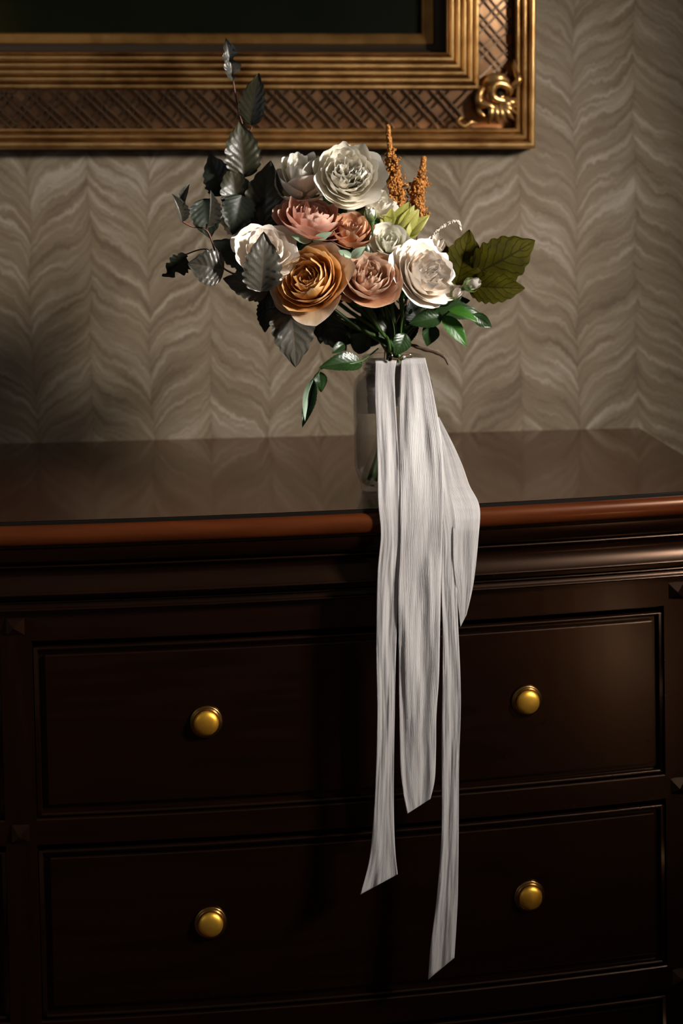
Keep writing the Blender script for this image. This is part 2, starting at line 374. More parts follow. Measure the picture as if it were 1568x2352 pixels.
# lattice: doubled crossing ribs, one shared mesh for each lean
def rib_mesh(d1, d2, name):
    """rib crossing the band from w=.0305 to .0855, leaning 45 degrees; d1 = along, d2 = across"""
    wdt = .055; a = -d1*wdt/2*1.0 - d2*wdt/2; b = d1*wdt/2*1.0 + d2*wdt/2
    n = (b-a).normalized().cross(Vector((0, -1, 0))).normalized()*.0014; hh = Vector((0, -.0028, 0))
    V = []
    for p in (a, b): V += [p - n*1.0, p - n*.75 + hh, p + n*.75 + hh, p + n*1.0]
    me = bpy.data.meshes.new(name); me.from_pydata([tuple(v) for v in V], [], [(0,1,5,4),(1,2,6,5),(2,3,7,6),(3,2,1,0),(4,5,6,7)]); me.materials.append(M['lattice']); return me
pitch = .0400; gap = .0135
def lattice(corner_fn, length, d_al, d_ac, start, end):
    d_ac = d_ac + Vector((0, -.47, 0))
    for lean in (1, -1):
        me = rib_mesh(d_al*lean, d_ac, 'lattice_rib')
        s = start
        while s < end:
            for g in (0, gap):
                c = corner_fn(s + g) + Vector((0, -.0008*(1 if lean > 0 else 0), 0))
                o = bpy.data.objects.new('lattice_rib', me); C.objects.link(o); o.parent = pic; o.location = c - pic.location
            s += pitch
wm = .0583
lattice(lambda s: fp(s, wm, .0262), FW, ux, vz, .118, FW-.13)
lattice(lambda s: fp(wm, s, .0262), FH, vz, ux, .118, .36)
for sg, me_d, fn, ln, s0 in ((-1, (ux, vz), lambda s: fp(s, FH-wm, .0262), FW, .12), (-1, (vz, ux), lambda s: fp(FW-wm, s, .0262), FH, .12), (1, (vz, ux), lambda s: fp(wm, s, .0262), FH, .40)):
    mb = MB()
    for lean in (1, -1):
        me = rib_mesh(me_d[0]*lean, me_d[1]*sg + Vector((0, -.47, 0)), 'tmp'); vs = [v.co.copy() for v in me.vertices]; fs = [tuple(p.vertices) for p in me.polygons]; bpy.data.meshes.remove(me)
        s = s0
        while s < ln-.12:
            for g in (0, gap): c = fn(s+g) + Vector((0, -.002*(lean > 0), 0)); mb.add([v + c for v in vs], fs)
            s += pitch
    o = mb.build('lattice_rib', M['lattice'], pic, False); o['kind'] = 'stuff'
# carved corner ornament: scrolled leaf with two eyes, horn and fanned fronds
orn = MB()
def opx(px, py, h): 
    p = at(px, py, -h-.002); return p
def scroll(pts, rad, n=20, m=8):
    P = smooth_path([opx(*p) for p in pts], n); k = len(rad)
    R = [np.interp(i/(n-1)*(k-1), range(k), rad) for i in range(n)]
    orn.tube(P, R, m)
scroll([(1168,222,.034),(1172,208,.040),(1160,196,.045),(1140,193,.048),(1128,208,.048),(1133,224,.046),(1150,231,.044),(1172,232,.040),(1182,228,.034)], [.002,.005,.006,.007,.007,.006,.0055,.005,.003], 40)
scroll([(1112,200,.040),(1101,214,.044),(1099,232,.042),(1108,240,.044),(1124,243,.046),(1132,250,.046)], [.004,.006,.007,.006,.005,.004], 30)
scroll([(1098,240,.036),(1100,256,.040),(1110,266,.040),(1118,272,.034)], [.003,.004,.0045,.002], 16)
scroll([(1166,203,.036),(1180,196,.044),(1190,182,.046),(1184,168,.042),(1180,150,.036),(1180,138,.030)], [.003,.005,.006,.0045,.004,.0012], 24)
scroll([(1110,205,.036),(1125,186,.044),(1145,181,.046),(1165,190,.040)], [.006,.010,.010,.005], 20)
for (a, b, c) in (((1128,240),(1127,262),(1122,284)), ((1136,243),(1140,262),(1143,285)), ((1146,244),(1152,262),(1164,282)), ((1154,243),(1166,260),(1180,276)), ((1150,238),(1170,250),(1187,262)), ((1146,233),(1168,240),(1188,246)), ((1156,226),(1176,236),(1190,230))):
    scroll([(*a,.042),(*b,.046),(*c,.030)], [.0045,.0050,.0012], 12)
scroll([(1062,268,.030),(1050,280,.034),(1066,290,.034),(1082,280,.034),(1096,286,.030)], [.002,.004,.0045,.003,.001], 18)
scroll([(1074,212,.028),(1082,205,.032),(1090,210,.030)], [.001,.003,.001], 8)
orn.blob(opx(1140, 226, .026), .021, (1.25, .35, 1.0))
oo = orn.build('corner_ornament', M['gilt'], pic)
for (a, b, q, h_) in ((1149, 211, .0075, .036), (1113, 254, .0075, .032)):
    MB().lathe([(q, -.004), (q, 0), (.0001, .0004)], opx(a, b, h_), (0, -1, 0), 20).build('eye_shade_disc', M['dark'], oo)  # dark discs stand in for the shaded depth of the holes

# ------------------------------------------------------------------ chest of drawers
XR_, XLft = .5233, -.333*2 - .5233
chest = thing('chest_of_drawers', 'large dark mahogany bow-fronted chest of drawers against the wall', 'chest of drawers', (XB, -.25, 0))
def outline():
    P = [(XLft, -.008)]
    n = 40
    for i in range(n+1):
        x = XLft + (XR_-XLft)*i/n; P.append((x, front(x)))
    P.append((XR_, -.008)); return [Vector((a, b, 0)) for a, b in P]
OUT = outline()
def off(path, d):
    res = []
    for i, p in enumerate(path):
        ns = []
        for a, b in ((i-1, i), (i, i+1)):
            if a < 0 or b >= len(path): continue
            t = (path[b]-path[a]).normalized(); ns.append(Vector((-t.y, t.x, 0)))
        n = sum(ns, Vector()).normalized(); c = n.dot(ns[0]); q = p + n*(d/max(c, .3))
        if i in (0, len(path)-1): q.y = p.y
        res.append(q)
    return res
def sweep(prof, cap_top=False, cap_bot=False):
    mb = MB(); n = len(OUT); vs = []; fs = []
    for (ins, z) in prof: vs += [Vector((q.x, q.y, TOP + z)) for q in off(OUT, ins)]
    for i in range(len(prof)-1):
        for j in range(n-1): fs.append((i*n+j, (i+1)*n+j, (i+1)*n+j+1, i*n+j+1))
    if cap_top: fs.append(tuple(range(n)))
    if cap_bot: fs.append(tuple((len(prof)-1)*n + j for j in range(n-1, -1, -1)))
    return mb.add(vs, fs)
autosmooth(sweep([(.0050, 0), (.0056, -.0012), (.03, -.0012)], True).build('top_panel', M['top'], chest, False), 30)
M['groove_shade'] = mat('groove shade black', (.004, .0035, .003), .35)  # black band stands in for the shade in the groove under the top
sweep([(.03, -.0010), (.0052, -.0010), (.0040, -.0018), (.0040, -.0060), (.03, -.0060)]).build('groove_shade_band', M['groove_shade'], chest, False)
tor = [(.0035, -.0045)] + [(.0035 - .0085*math.sin(PI*i/10), -.0045 - .0235*(.5-.5*math.cos(PI*i/10))) for i in range(1, 10)] + [(.0060, -.0285), (.04, -.0285)]
autosmooth(sweep(tor).build('edge_moulding', M['mould'], chest, True), 40)
corn = [(.006, -.0285), (.006, -.031), (.0045, -.032), (.0050, -.038), (.0075, -.0445), (.0100, -.0475), (.0185, -.0480), (.0190, -.052)] + \
       [(.0190-.003*math.sin(PI*i/6), -.052-.006*i/6) for i in range(1, 6)] + [(.0200, -.0585), (.0235, -.064), (.0235, -.070), (.0215, -.076), (.0170, -.083)] + \
       [(.0165-.0025*math.sin(PI*i/6), -.084-.005*i/6) for i in range(1, 6)] + [(.018, -.0895), (.0270, -.0905), (.0275, -.096)] + \
       [(.0275-.002*math.sin(PI*i/6), -.0965-.004*i/6) for i in range(1, 6)] + [(.0290, -.1010), (.0285, -.104)] + \
       [(.0285-.003*math.sin(PI*i/6), -.105-.005*i/6) for i in range(1, 6)] + [(.031, -.1105), (.0350, -.1115), (.06, -.1115)]
autosmooth(sweep(corn).build('cornice_moulding', M['wood'], chest, True), 40)
def bowbox(x0, x1, z0, z1, i0, i1, n=16, mb=None, bev=0.0):
    """box that follows the bow: front face at inset i0, back at i1; z relative to the top"""
    mb = mb or MB(); vs = []; fs = []
    for i in range(n+1):
        x = x0 + (x1-x0)*i/n; f = front(x)
        ring = [(i0+bev, z0), (i0, z0+bev), (i0, z1-bev), (i0+bev, z1), (i1, z1), (i1, z0)] if bev else [(i0, z0), (i0, z1), (i1, z1), (i1, z0)]
        vs += [(x, f+a, TOP+b) for a, b in ring]
    k = len(vs)//(n+1)
    for i in range(n):
        for j in range(k): fs.append((i*k+j, i*k+(j+1) % k, (i+1)*k+(j+1) % k, (i+1)*k+j))
    fs.append(tuple(range(k-1, -1, -1))); fs.append(tuple(n*k+j for j in range(k)))
    return mb.add(vs, fs)
INS = .035
RX0, RX1 = -.3152, .4342
LX1 = -.333 - (.3152 - .333) * -1; LX1 = 2*XB - RX0; LX0 = 2*XB - RX1
ZO = [(-.1468, -.3540), (-.3845, -.5916), (-.6230, -.8300)]
ZB = -TOP + .035
case = MB()
for (x0, x1) in ((LX1, RX0),):
    autosmooth(bowbox(x0, x1, ZB+.06, -.110, INS, .08, 2, bev=.0012).build('stile', M['woodv'], chest, False))
autosmooth(bowbox(RX1, XR_-INS, ZB+.06, -.110, INS, .08, 3, bev=.0012).build('stile', M['woodv'], chest, False))
autosmooth(bowbox(XLft+INS, LX0, ZB+.06, -.110, INS, .08, 3, bev=.0012).build('stile', M['woodv'], chest, False))
for (x0, x1) in ((RX0, RX1), (LX0, LX1)):
    for (za, zb) in ((ZO[0][0], -.110), (ZO[1][0], ZO[0][1]), (ZO[2][0], ZO[1][1]), (ZB+.06, ZO[2][1])):
        autosmooth(bowbox(x0, x1, za, zb, INS, .08, 20, bev=.0012).build('rail', M['wood'], chest, False))
MB().box((XR_-INS-.018, -.40, .09), (XR_-INS, -.008, TOP-.11)).build('side_panel', M['wood'], chest, False)
MB().box((XLft+INS, -.40, .09), (XLft+INS+.018, -.008, TOP-.11)).build('side_panel', M['wood'], chest, False)
MB().box((XLft+INS+.018, -.016, .09), (XR_-INS-.018, -.009, TOP-.11)).build('back_panel', M['wood'], chest, False)
autosmooth(sweep([(.035, ZB+.07), (.028, ZB+.064), (.022, ZB+.055), (.022, -TOP), (.06, -TOP)]).build('plinth', M['wood'], chest, True), 30)
# pyramid studs on the stiles
def stud(x, z, s=.0105):
    mb = MB(); f = front(x) + INS
    mb.add([(x-s, f-.0005, TOP+z-s), (x+s, f-.0005, TOP+z-s), (x+s, f-.0005, TOP+z+s), (x-s, f-.0005, TOP+z+s), (x, f-.0085, TOP+z)], [(0,1,4),(1,2,4),(2,3,4),(3,0,4),(3,2,1,0)])
    mb.build('pyramid_stud', M['wood'], chest, False)
ZS = (-.128, (ZO[0][1]+ZO[1][0])/2, (ZO[1][1]+ZO[2][0])/2)
for x in (XB, RX1+.0155, 2*XB-RX1-.0155):
    for z in ZS: stud(x, z)
# drawers
def knob_at(c, nrm, parent):
    mb = MB(); mb.lathe([(.0001, 0), (.0185, 0), (.0190, .0010), (.0188, .0024), (.0178, .0034), (.0166, .0030), (.0164, .0034), (.0160, .0044), (.0150, .0047), (.0146, .0040), (.0120, .0040)], c, nrm, 40)
    mb.build('knob_rim', M['brassrim'], parent)
    return MB().lathe([(.0130, .0038), (.0141, .0046), (.0145, .0058), (.0140, .0074), (.0122, .0092), (.0092, .0106), (.0050, .0114), (.0001, .0117)], c, nrm, 40)
kx = [atfront(474, 1677, INS+.004).x, atfront(1209, 1625, INS+.004).x]
kz = [atfront(840, 1651, INS+.004).z - TOP, atfront(840, 2105, INS+.004).z - TOP]
KZ = [(a+b)/2 + .001 for a, b in ZO]
for side in (1, -1):
    for r, (zt, zb) in enumerate(ZO):
        x0, x1 = (RX0, RX1) if side == 1 else (LX0, LX1)
        c = .0012
        dr = MB(); ct = .0075; bowbox(x0+c, x1-c, zb+c, zt-ct, INS+.010, INS+.028, 24, dr)
        d = autosmooth(dr.build('drawer', M['wood'], chest, False))
        # raised field and cock bead
        fld = MB(); n = 24; e = .014; vs = []; fs = []
        for i in range(n+1):
            x = x0 + e + .0 + (x1-x0-2*e)*i/n; f = front(x) + INS
            for (zz, ii) in ((zb+e, .0100), (zb+e, .0056), (zb+e+.0012, .0050), (zt-e-.0052, .0050), (zt-e-.004, .0056), (zt-e-.004, .0100)): vs.append((x, f+ii, TOP+zz))
        for i in range(n):
            for j in range(5): fs.append((i*6+j, i*6+j+1, (i+1)*6+j+1, (i+1)*6+j))
        fs.append((5,4,3,2,1,0)); fs.append(tuple(n*6+j for j in range(6))); fld.add(vs, fs)
        autosmooth(fld.build('raised_panel', M['wood'], d, False), 25)
        bd = MB(); b = .0045
        for (a0, a1, c0, c1) in ((x0+c, x1-c, zt-ct-b, zt-ct), (x0+c, x1-c, zb+c, zb+c+b)):
            bowbox(a0, a1, c0, c1, INS+.0030, INS+.011, 24, bd, .0014)
        for (a0, a1) in ((x0+c, x0+c+b), (x1-c-b, x1-c)):
            bowbox(a0, a1, zb+c, zt-ct, INS+.0030, INS+.011, 2, bd, .0014)
        autosmooth(bd.build('cock_bead', M['wood'], d, True), 50)
        for k in (0, 1):
            x = kx[k] if side == 1 else 2*XB - kx[k]
            slope = (x-XB)*IR; nrm = Vector((slope, -1, 0)).normalized()
            cpt = Vector((x, front(x)+INS+.0050, TOP+KZ[r]))
            kn = MB(); kb = knob_at(cpt, nrm, d)
            kb.build('knob', M['brass'], d)

# ------------------------------------------------------------------ jar
JB = atz(906, 1124, TOP); YJ = JB.y; XJ = JB.x
JR = .0485
rimz = at(908, 824, YJ-.036).z - TOP
shz = at(812, 872, YJ).z - TOP
H = rimz
jar = thing('glass_jar', 'clear glass preserving jar holding the bouquet stems', 'jar', (XJ, YJ, TOP))
outer = [(.0001, .0035), (.030, .0035), (.034, .0003), (.0385, .0003), (.041, .003), (.0405, .008), (.0425, .012), (JR-.0012, .024), (JR, .032), (JR, shz-.008), (JR-.0015, shz-.002), (JR-.006, shz+.0045), (JR-.0115, shz+.0080), (.0360, shz+.0105),
         (.0358, H-.016), (.0372, H-.0150), (.0372, H-.0125), (.0358, H-.0115), (.0358, H-.0045), (.0374, H-.0035), (.0376, H-.001), (.0365, H)]
inner = [(.0345, H), (.0335, H-.002), (.0332, shz+.009), (JR-.0140, shz+.0065), (JR-.0085, shz+.002), (JR-.0040, shz-.004), (JR-.0028, shz-.010), (JR-.0028, .034), (JR-.0045, .026), (.039, .013), (.034, .0085), (.0001, .0075)]
jb = MB().lathe(outer + inner, (XJ, YJ, TOP), (0, 0, 1), 72)
autosmooth(jb.build('jar_body', M['glass'], jar), 60)
# raised oval boss on the shoulder of the jar
bs = MB(); bc = at(830, 868, YJ-.024)
bs.tube([bc + Vector((.0035*math.cos(t), 0.001*math.cos(t), .0055*math.sin(t)+.0015*math.cos(t))) for t in [2*PI*i/20 for i in range(21)]], .0009, 6, False)
bs.build('embossed_ring', M['glass'], jar)

# ------------------------------------------------------------------ stems through the neck
NECK = Vector((XJ, YJ, TOP + H - .02))
random.seed(5)
stem_slots = []
for i in range(40):
    a = i*2.399; rr = .017*math.sqrt((i+.5)/40); stem_slots.append((rr*math.cos(a), rr*math.sin(a)))
slot_i = 0
def stem_path(base, into_jar=True, bottom=None):
    global slot_i
    sx, sy = stem_slots[slot_i % 40]; slot_i += 1
    n = NECK + Vector((sx, sy, .03)); n2 = NECK + Vector((sx*.8-.006, sy*.8, -.035))
    bt = Vector((XJ - .022 - sx*.8 + random.uniform(-.004, .004), YJ - sy*.8, TOP + random.uniform(.010, .022)))
    if not into_jar: return [base, base.lerp(n, .5), n, n2]
    return [base, base.lerp(n, .55) + Vector((0, 0, -.006)), n, n2, n2.lerp(bt, .5) + Vector((.002, 0, 0)), bt]
def add_stem(parent, base, rad, m='stem', jar_=True, start_dir=None):
    P = stem_path(Vector(base), jar_)
    if start_dir is not None: P.insert(1, Vector(base) + Vector(start_dir)*.02)
    MB().tube(smooth_path(P, 22), rad, 8).build('stem', M[m], parent)

# ------------------------------------------------------------------ roses
def basis(axis, spin=0):
    z = Vector(axis).normalized(); x = Vector((0, 0, 1)).cross(z)
    if x.length < .05: x = Vector((1, 0, 0))
    x.normalize(); y = z.cross(x)
    return Matrix(((x.x, y.x, z.x), (x.y, y.y, z.y), (x.z, y.z, z.z)))
def petal(parent, c, Mx, r, h, D, th, ha, curl, ruf, seed, m, point=0.0, r0=.06, nu=14, nv=12, lean=0.0, wob=0.5):
    vs = []; uv = []; fs = []
    rnd = random.Random(seed); ph = rnd.uniform(0, 100)
    for i in range(nv+1):
        v = i/nv
        for j in range(nu+1):
            u = -1 + 2*j/nu
            vm = 1 - .22*abs(u)**2.6 + point*(1-abs(u))**1.5*.25
            vv = v*vm
            wsh = .30 + .70*math.sin(min(1, vv/.72)*PI/2)
            ang = th + u*ha*wsh
            rho = r0*r + (r - r0*r)*math.sin(min(vv, 1)*PI/2)**1.15
            z = -D + (D+h)*min(vv, 1.25)**1.25
            k = max(0, vv-.62)/.38
            rho += curl*r*k*k*.55; z -= curl*r*k*k*.30 * (1 if curl > 0 else .2)
            rho *= 1 + .055*u
            n1 = noise.noise(Vector((u*1.9*max(ha, .5) + ph, v*1.3, seed*.37)))
            n2 = noise.noise(Vector((u*5.5*max(ha, .5) + ph, v*2.5, seed*.77+9)))
            amp = ruf*vv**2.2
            rho += amp*(n1*wob*2.4 + n2*.40)*(.6+.4*abs(u)); z += amp*(n2*.45 + n1*.7)
            rho = max(rho, .0006); z += lean*math.cos(ang)*0
            p = Vector((rho*math.cos(ang), rho*math.sin(ang), z))
            vs.append(Mx @ p); uv.append((j/nu, v))
    for i in range(nv):
        for j in range(nu):
            a = i*(nu+1)+j; fs.append((a, a+1, a+nu+2, a+nu+1))
    return new_mesh('petal', vs, fs, m, parent, True, uv)
def rose(px, py, dy, Rpx, axis, pal, label, n=34, ruffle=.12, cup=.35, seed=1, outer=5, outer_m=None, depth=.75, stem='stem', name='garden_rose', group='roses in the bouquet', open_=1.0, wide=1.0, pointy=.25, inner_ruf=1.0, spread=2.2, ell=(1, 1), sepals=True, jar_stem=True, flat=1.0):
    Y = YJ + dy; c = at(px, py, Y); dist = (c-CAM).dot(fw); R = Rpx*1.045*dist/F
    Mx = basis(axis); 
    if ell != (1, 1): Mx = Mx @ Matrix.Diagonal((ell[0], ell[1], 1))
    o = thing(name, label, 'rose', c, group)
    rnd = random.Random(seed)
    for i in range(n):
        t = i/(n-1); r = R*(.09 + .91*t**.82)*rnd.uniform(.95, 1.04)
        out = i >= n-outer
        hp = R*cup*(1 - ((t-.35)/.65)**2*1.1)*flat + R*rnd.uniform(-.03, .03)
        if t < .35: hp = R*cup*(.78 + .22*t/.35)
        ha = .95 - .32*t if t > .12 else 1.25
        if out: ha = .92; ha *= 1; r = min(r, R*.97)
        ha *= wide
        curl = (-.25 + .1*rnd.random()) if t < .5 else (-.05 + .35*(t-.5)*2*open_)
        if out: curl = rnd.uniform(.10, .38)*open_
        petal(o, c, Mx, r, hp, R*depth, i*2.39996 + rnd.uniform(-.25, .25), ha, curl, R*ruffle*(inner_ruf if t < .6 else 1)*(1.25 if out else 1), seed*101+i,
              PM[outer_m] if (out and outer_m) else PM[pal], point=(pointy*rnd.uniform(.4, 2.4) if (out or rnd.random() < .3) else 0), nu=14 if t < .3 else 18, nv=12 if t < .3 else 14)
    ax = Vector(axis).normalized(); b = -ax*R*depth
    # hip and sepals
    MB().lathe([(.0001, -.010), (.0030, -.0095), (.0055, -.006), (.0062, -.001), (.0050, .004), (.0001, .006)], c + b, ax, 16).build('hip', M['budgreen'], o)
    if sepals:
        for k in range(5):
            a = k*2*PI/5 + seed; S = []; uv = []; fs = []
            for i in range(9):
                v = i/8
                for j in range(5):
                    u = -1+2*j/4; wd = .0075*math.sin(PI*min(1, v*.85+.15))**.8*(1-v*.5)
                    rr = .004 + R*.55*v; z = -R*depth - .002 + R*.28*v - R*.55*v*v*(.6+.5*math.sin(seed+k))
                    S.append(Mx @ Vector((rr*math.cos(a) - u*wd*math.sin(a), rr*math.sin(a) + u*wd*math.cos(a), z - .002*abs(u)))); uv.append((j/4, v))
            for i in range(8):
                for j in range(4): q = i*5+j; fs.append((q, q+1, q+6, q+5))
            new_mesh('sepal', S, fs, M['sepal'], o, True, uv)
    add_stem(o, c + b - ax*.008, .0024, stem, jar_stem, -ax)
    return o
rose(798, 401, -.030, 76, (.14, -.90, .36), 'white', 'large ruffled white rose at the top of the bouquet', n=46, ruffle=.17, cup=.36, seed=3, outer=9, inner_ruf=1.7, pointy=.1, open_=.8)
rose(692, 414, .0, 62, (-.05, -.62, .78), 'white', 'shaded white rose with a sunlit back petal, left of the topmost rose', n=16, ruffle=.10, cup=.95, seed=8, outer=5, depth=.9, open_=.10, pointy=.0, wide=1.35)
rose(868, 464, .0, 46, (.45, -.55, .70), 'white', 'half-hidden white rose below right of the topmost white rose', n=22, ruffle=.18, cup=.35, seed=14, outer=6)
rose(716, 503, -.035, 82, (.20, -.42, .88), 'pink', 'dusty pink rose turned sideways, below the shaded white rose', n=38, ruffle=.09, cup=.28, seed=21, outer=6, pointy=.25, depth=.55, inner_ruf=1.2)
rose(806, 530, -.035, 57, (.05, -.56, .83), 'peach', 'peach rose in the middle, right of the dusty pink rose', n=28, ruffle=.08, cup=.40, seed=29, outer=5, depth=.7)
rose(893, 556, -.045, 49, (.05, -.84, .52), 'ivory', 'small ivory rose with smooth rounded petals beside the lime leaves', n=22, ruffle=.07, cup=.50, seed=33, outer=5, depth=.8, open_=.4, pointy=0)
rose(709, 645, -.085, 83, (-.30, -.80, .46), 'orange', 'largest burnt-orange rose at the lower left of the bouquet', n=60, ruffle=.07, cup=.34, seed=41, outer=6, outer_m='outer', pointy=.45, depth=.65)
rose(845, 638, -.082, 72, (.05, -.76, .62), 'rosy', 'rosy apricot rose with quartered centre, low in the middle', n=40, ruffle=.08, cup=.36, seed=57, outer=5, outer_m='peach', pointy=.4, depth=.65, inner_ruf=1.6)
rose(977, 627, -.055, 76, (.52, -.74, .42), 'blush', 'wide blush-white rose at the right side facing upwards', n=44, ruffle=.16, cup=.26, seed=66, outer=8, pointy=.1, inner_ruf=1.5, ell=(1, 1), depth=.6)
rose(611, 580, -.080, 70, (.15, -.78, .55), 'blush', 'cream rose half covered by a silvery leaf at the left', n=30, ruffle=.13, cup=.30, seed=73, outer=9, pointy=.15, depth=.6)
rose(536, 512, .020, 36, (-.45, -.60, -.30), 'blush', 'small shaded blush rose peeping out behind dark beech leaves', n=12, ruffle=.2, cup=.3, seed=81, outer=5, depth=.6)
rose(998, 566, -.005, 25, (.25, -.45, .86), 'blush', 'little half-open cream rose behind the large olive leaf', n=10, ruffle=.08, cup=.9, seed=88, outer=3, depth=.9, open_=.2)

# buds
def bud(px, py, dy, rpx, axis, label, pal, open_, seed, stem_to=None):
    c = at(px, py, YJ+dy); R = rpx*(c-CAM).dot(fw)/F; Mx = basis(axis); ax = Vector(axis).normalized()
    o = thing('rose_bud', label, 'rose bud', c, 'rosebuds in the bouquet')
    for i in range(6):
        petal(o, c, Mx, R*(.35+.42*i/5), R*(1.15-.25*i/5), R*.9, i*2.4, 1.5 if i < 3 else 1.1, -.75 + open_*.9*(i/5), R*.06, seed+i, PM[pal], r0=.3)
    for k in range(5):
        a = k*2*PI/5+seed; S = []; uv = []; fs = []; ln = 1.75 if open_ < .3 else 1.25
        for i in range(10):
            v = i/9
            for j in range(5):
                u = -1+2*j/4; z = -R*.95 + R*ln*v; rr = R*(.30 + .62*math.sin(PI*min(1, v*.62+.06))) * (1 if open_ < .3 else 1.02)
                ha = .62*(1-v**2.2)
                S.append(Mx @ Vector((rr*math.cos(a+u*ha), rr*math.sin(a+u*ha), z))); uv.append((j/4, v))
        for i in range(9):
            for j in range(4): q = i*5+j; fs.append((q, q+1, q+6, q+5))
        new_mesh('sepal', S, fs, M['sepal'], o, True, uv)
    MB().lathe([(.0001, -.006), (.002, -.0055), (.0036, -.002), (.0040, .001), (.0001, .004)], c - ax*R*.92, ax, 12).build('hip', M['budgreen'], o)
    st = Vector(stem_to) if stem_to else NECK + Vector((0, 0, .06))
    MB().tube(smooth_path([c - ax*R*1.0, c - ax*(R+.012), (c-ax*.02).lerp(st, .5), st], 14), .0012, 6).build('stem', M['stem'], o)
    return o
bud(851, 494, -.065, 17, (-.10, -.45, .88), 'tight green rosebud in the middle under the white roses', 'ivory', .05, 5, at(853, 570, YJ+.01))
bud(1083, 653, -.050, 20, (.80, -.45, .38), 'cream rosebud opening in front of the olive leaves', 'blush', .35, 11, at(985, 700, YJ))
bud(1046, 676, -.050, 16, (.35, -.50, .55), 'small cream bud tucked at the edge of the blush-white rose', 'blush', .45, 19, at(965, 705, YJ))

# ------------------------------------------------------------------ leaves
def leaf(parent, b, t, wpx, m, dyb, dyt=None, nrm=(0, -1, .2), fold=.10, arch=.08, pleat=.017, nv=7, serr=.035, kind='beech', seed=0, slope=.75, twist=0.0, name='leaf', curl=0.0, bite=0.0):
    if dyt is None: dyt = dyb
    Bp = at(b[0], b[1], YJ+dyb); Tp = at(t[0], t[1], YJ+dyt); dist = (Bp-CAM).dot(fw); W = wpx*dist/F
    T = Tp-Bp; Ln = T.length; T.normalize(); n = Vector(nrm); n = (n - T*n.dot(T)).normalized(); S = T.cross(n)
    NUh, NV = 10, 44; vs = []; uv = []; fs = []; rnd = random.Random(seed); ph = rnd.uniform(0, 50)
    for i in range(NV+1):
        v = i/NV
        if kind == 'beech': o = max(0, math.sin(PI*min(1, v**.82)))**.55*(1-.10*v) * (1 if v < .68 else 1-((v-.68)/.32)**2*.62) * (1+.045*math.cos(2*PI*(v*nv-slope*.5*nv)))
        else: o = max(0, math.sin(PI*v**.9))**.85
        sr = 1 + serr*(2*((v*nv*(2 if kind != 'beech' else 1)) % 1)-1) + serr*.8*noise.noise(Vector((v*9, ph, 0)))
        for j in range(2*NUh+1):
            u = -1 + j/NUh; au = abs(u)
            sgn = 1 if u > 0 else -1
            ob = o*sr*(1 - bite*max(0, noise.noise(Vector((v*5+ph, sgn*3, 2))))*2.2)
            x = u*ob*W/2
            vp = v - .08*au*math.sin(PI*v)
            phase = (v - au*slope*.5)*nv
            hgt = fold*W*au*o + pleat*W*(au**.6)*(1-.3*au)*math.cos(2*PI*phase)*o - arch*Ln*(2*v-1)**2 + arch*Ln
            hgt += noise.noise(Vector((u*1.2+ph, v*2.2, seed*.3)))*W*.07*(.4+au) + curl*W*au*au*o*(1 if u > 0 else .3)
            tw = twist*(v-.2)
            q = S*(x*math.cos(tw)) + n*(hgt + x*math.sin(tw))
            vs.append(T*(vp*Ln) + q); uv.append((j/(2*NUh), v))
    k = 2*NUh+1
    for i in range(NV):
        for j in range(2*NUh): a = i*k+j; fs.append((a, a+1, a+k+1, a+k))
    q = parent; Lp = Vector()
    while q is not None: Lp += q.location; q = q.parent
    return new_mesh(name, [v + Bp - Lp for v in vs], fs, LM[m], parent, True, uv)
def twig(parent, pts, rad, m='redtwig', name='twig'):
    P = [at(a, b, YJ+c) for a, b, c in pts]
    return MB().tube(smooth_path(P, 6*len(P)), [rad*(1-.4*i/(6*len(P)-1)) for i in range(6*len(P))][::-1] if False else rad, 7).build(name, M[m], parent)
def branch(name, label, cat, p, group):
    return thing(name, label, cat, at(*p), group)
GB = 'copper beech branches'
b1 = branch('beech_branch', 'tall copper beech branch rising highest over the gilt frame', 'branch', (560, 520, YJ+.02), GB)
twig(b1, [(700, 780, .01), (600, 560, .02), (566, 440, .03), (560, 400, .03), (558, 300, .035), (546, 250, .035), (535, 185, .035)], .0011)
twig(b1, [(562, 330, .034), (578, 292, .034)], .0009)
leaf(b1, (534, 186), (518, 87), 42, 'beechsheen', .030, .030, (.3, -1, .2), fold=.25, seed=1, bite=.8, twist=.5)
leaf(b1, (578, 288), (595, 167), 66, 'beech', .026, .03, (-.35, -1, .25), seed=2)
leaf(b1, (560, 408), (549, 278), 86, 'beech', .020, .03, (.15, -1, .25), seed=3, pleat=.024)
leaf(b1, (548, 492), (529, 378), 78, 'beech', .010, .02, (.2, -1, .25), seed=4)
leaf(b1, (602, 520), (621, 368), 94, 'beech', .008, .02, (-.1, -1, .15), seed=5, pleat=.024)
leaf(b1, (520, 448), (481, 353), 76, 'beechdark', .03, .03, (-.1, -1, -.1), seed=6)
leaf(b1, (556, 448), (534, 540), 78, 'beechdark', .006, 0, (0, -1, 0), seed=7)
leaf(b1, (565, 535), (668, 455), 96, 'beechdark', .015, .02, (0, -1, -.2), seed=8)
leaf(b1, (596, 440), (560, 545), 80, 'beechdark', .015, .01, (0, -1, -.2), seed=9)
b2 = branch('beech_branch', 'copper beech branch reaching furthest left with a torn dark leaf', 'branch', (540, 620, YJ-.02), GB)
twig(b2, [(690, 715, 0), (600, 670, -.03), (560, 640, -.035), (512, 615, -.04), (495, 580, -.045), (475, 530, -.05), (440, 520, -.06), (418, 508, -.07)], .0011)
twig(b2, [(500, 592, -.045), (470, 572, -.03), (425, 585, -.02)], .0009, 'twig')
twig(b2, [(474, 530, -.05), (474, 515, -.055)], .0008)
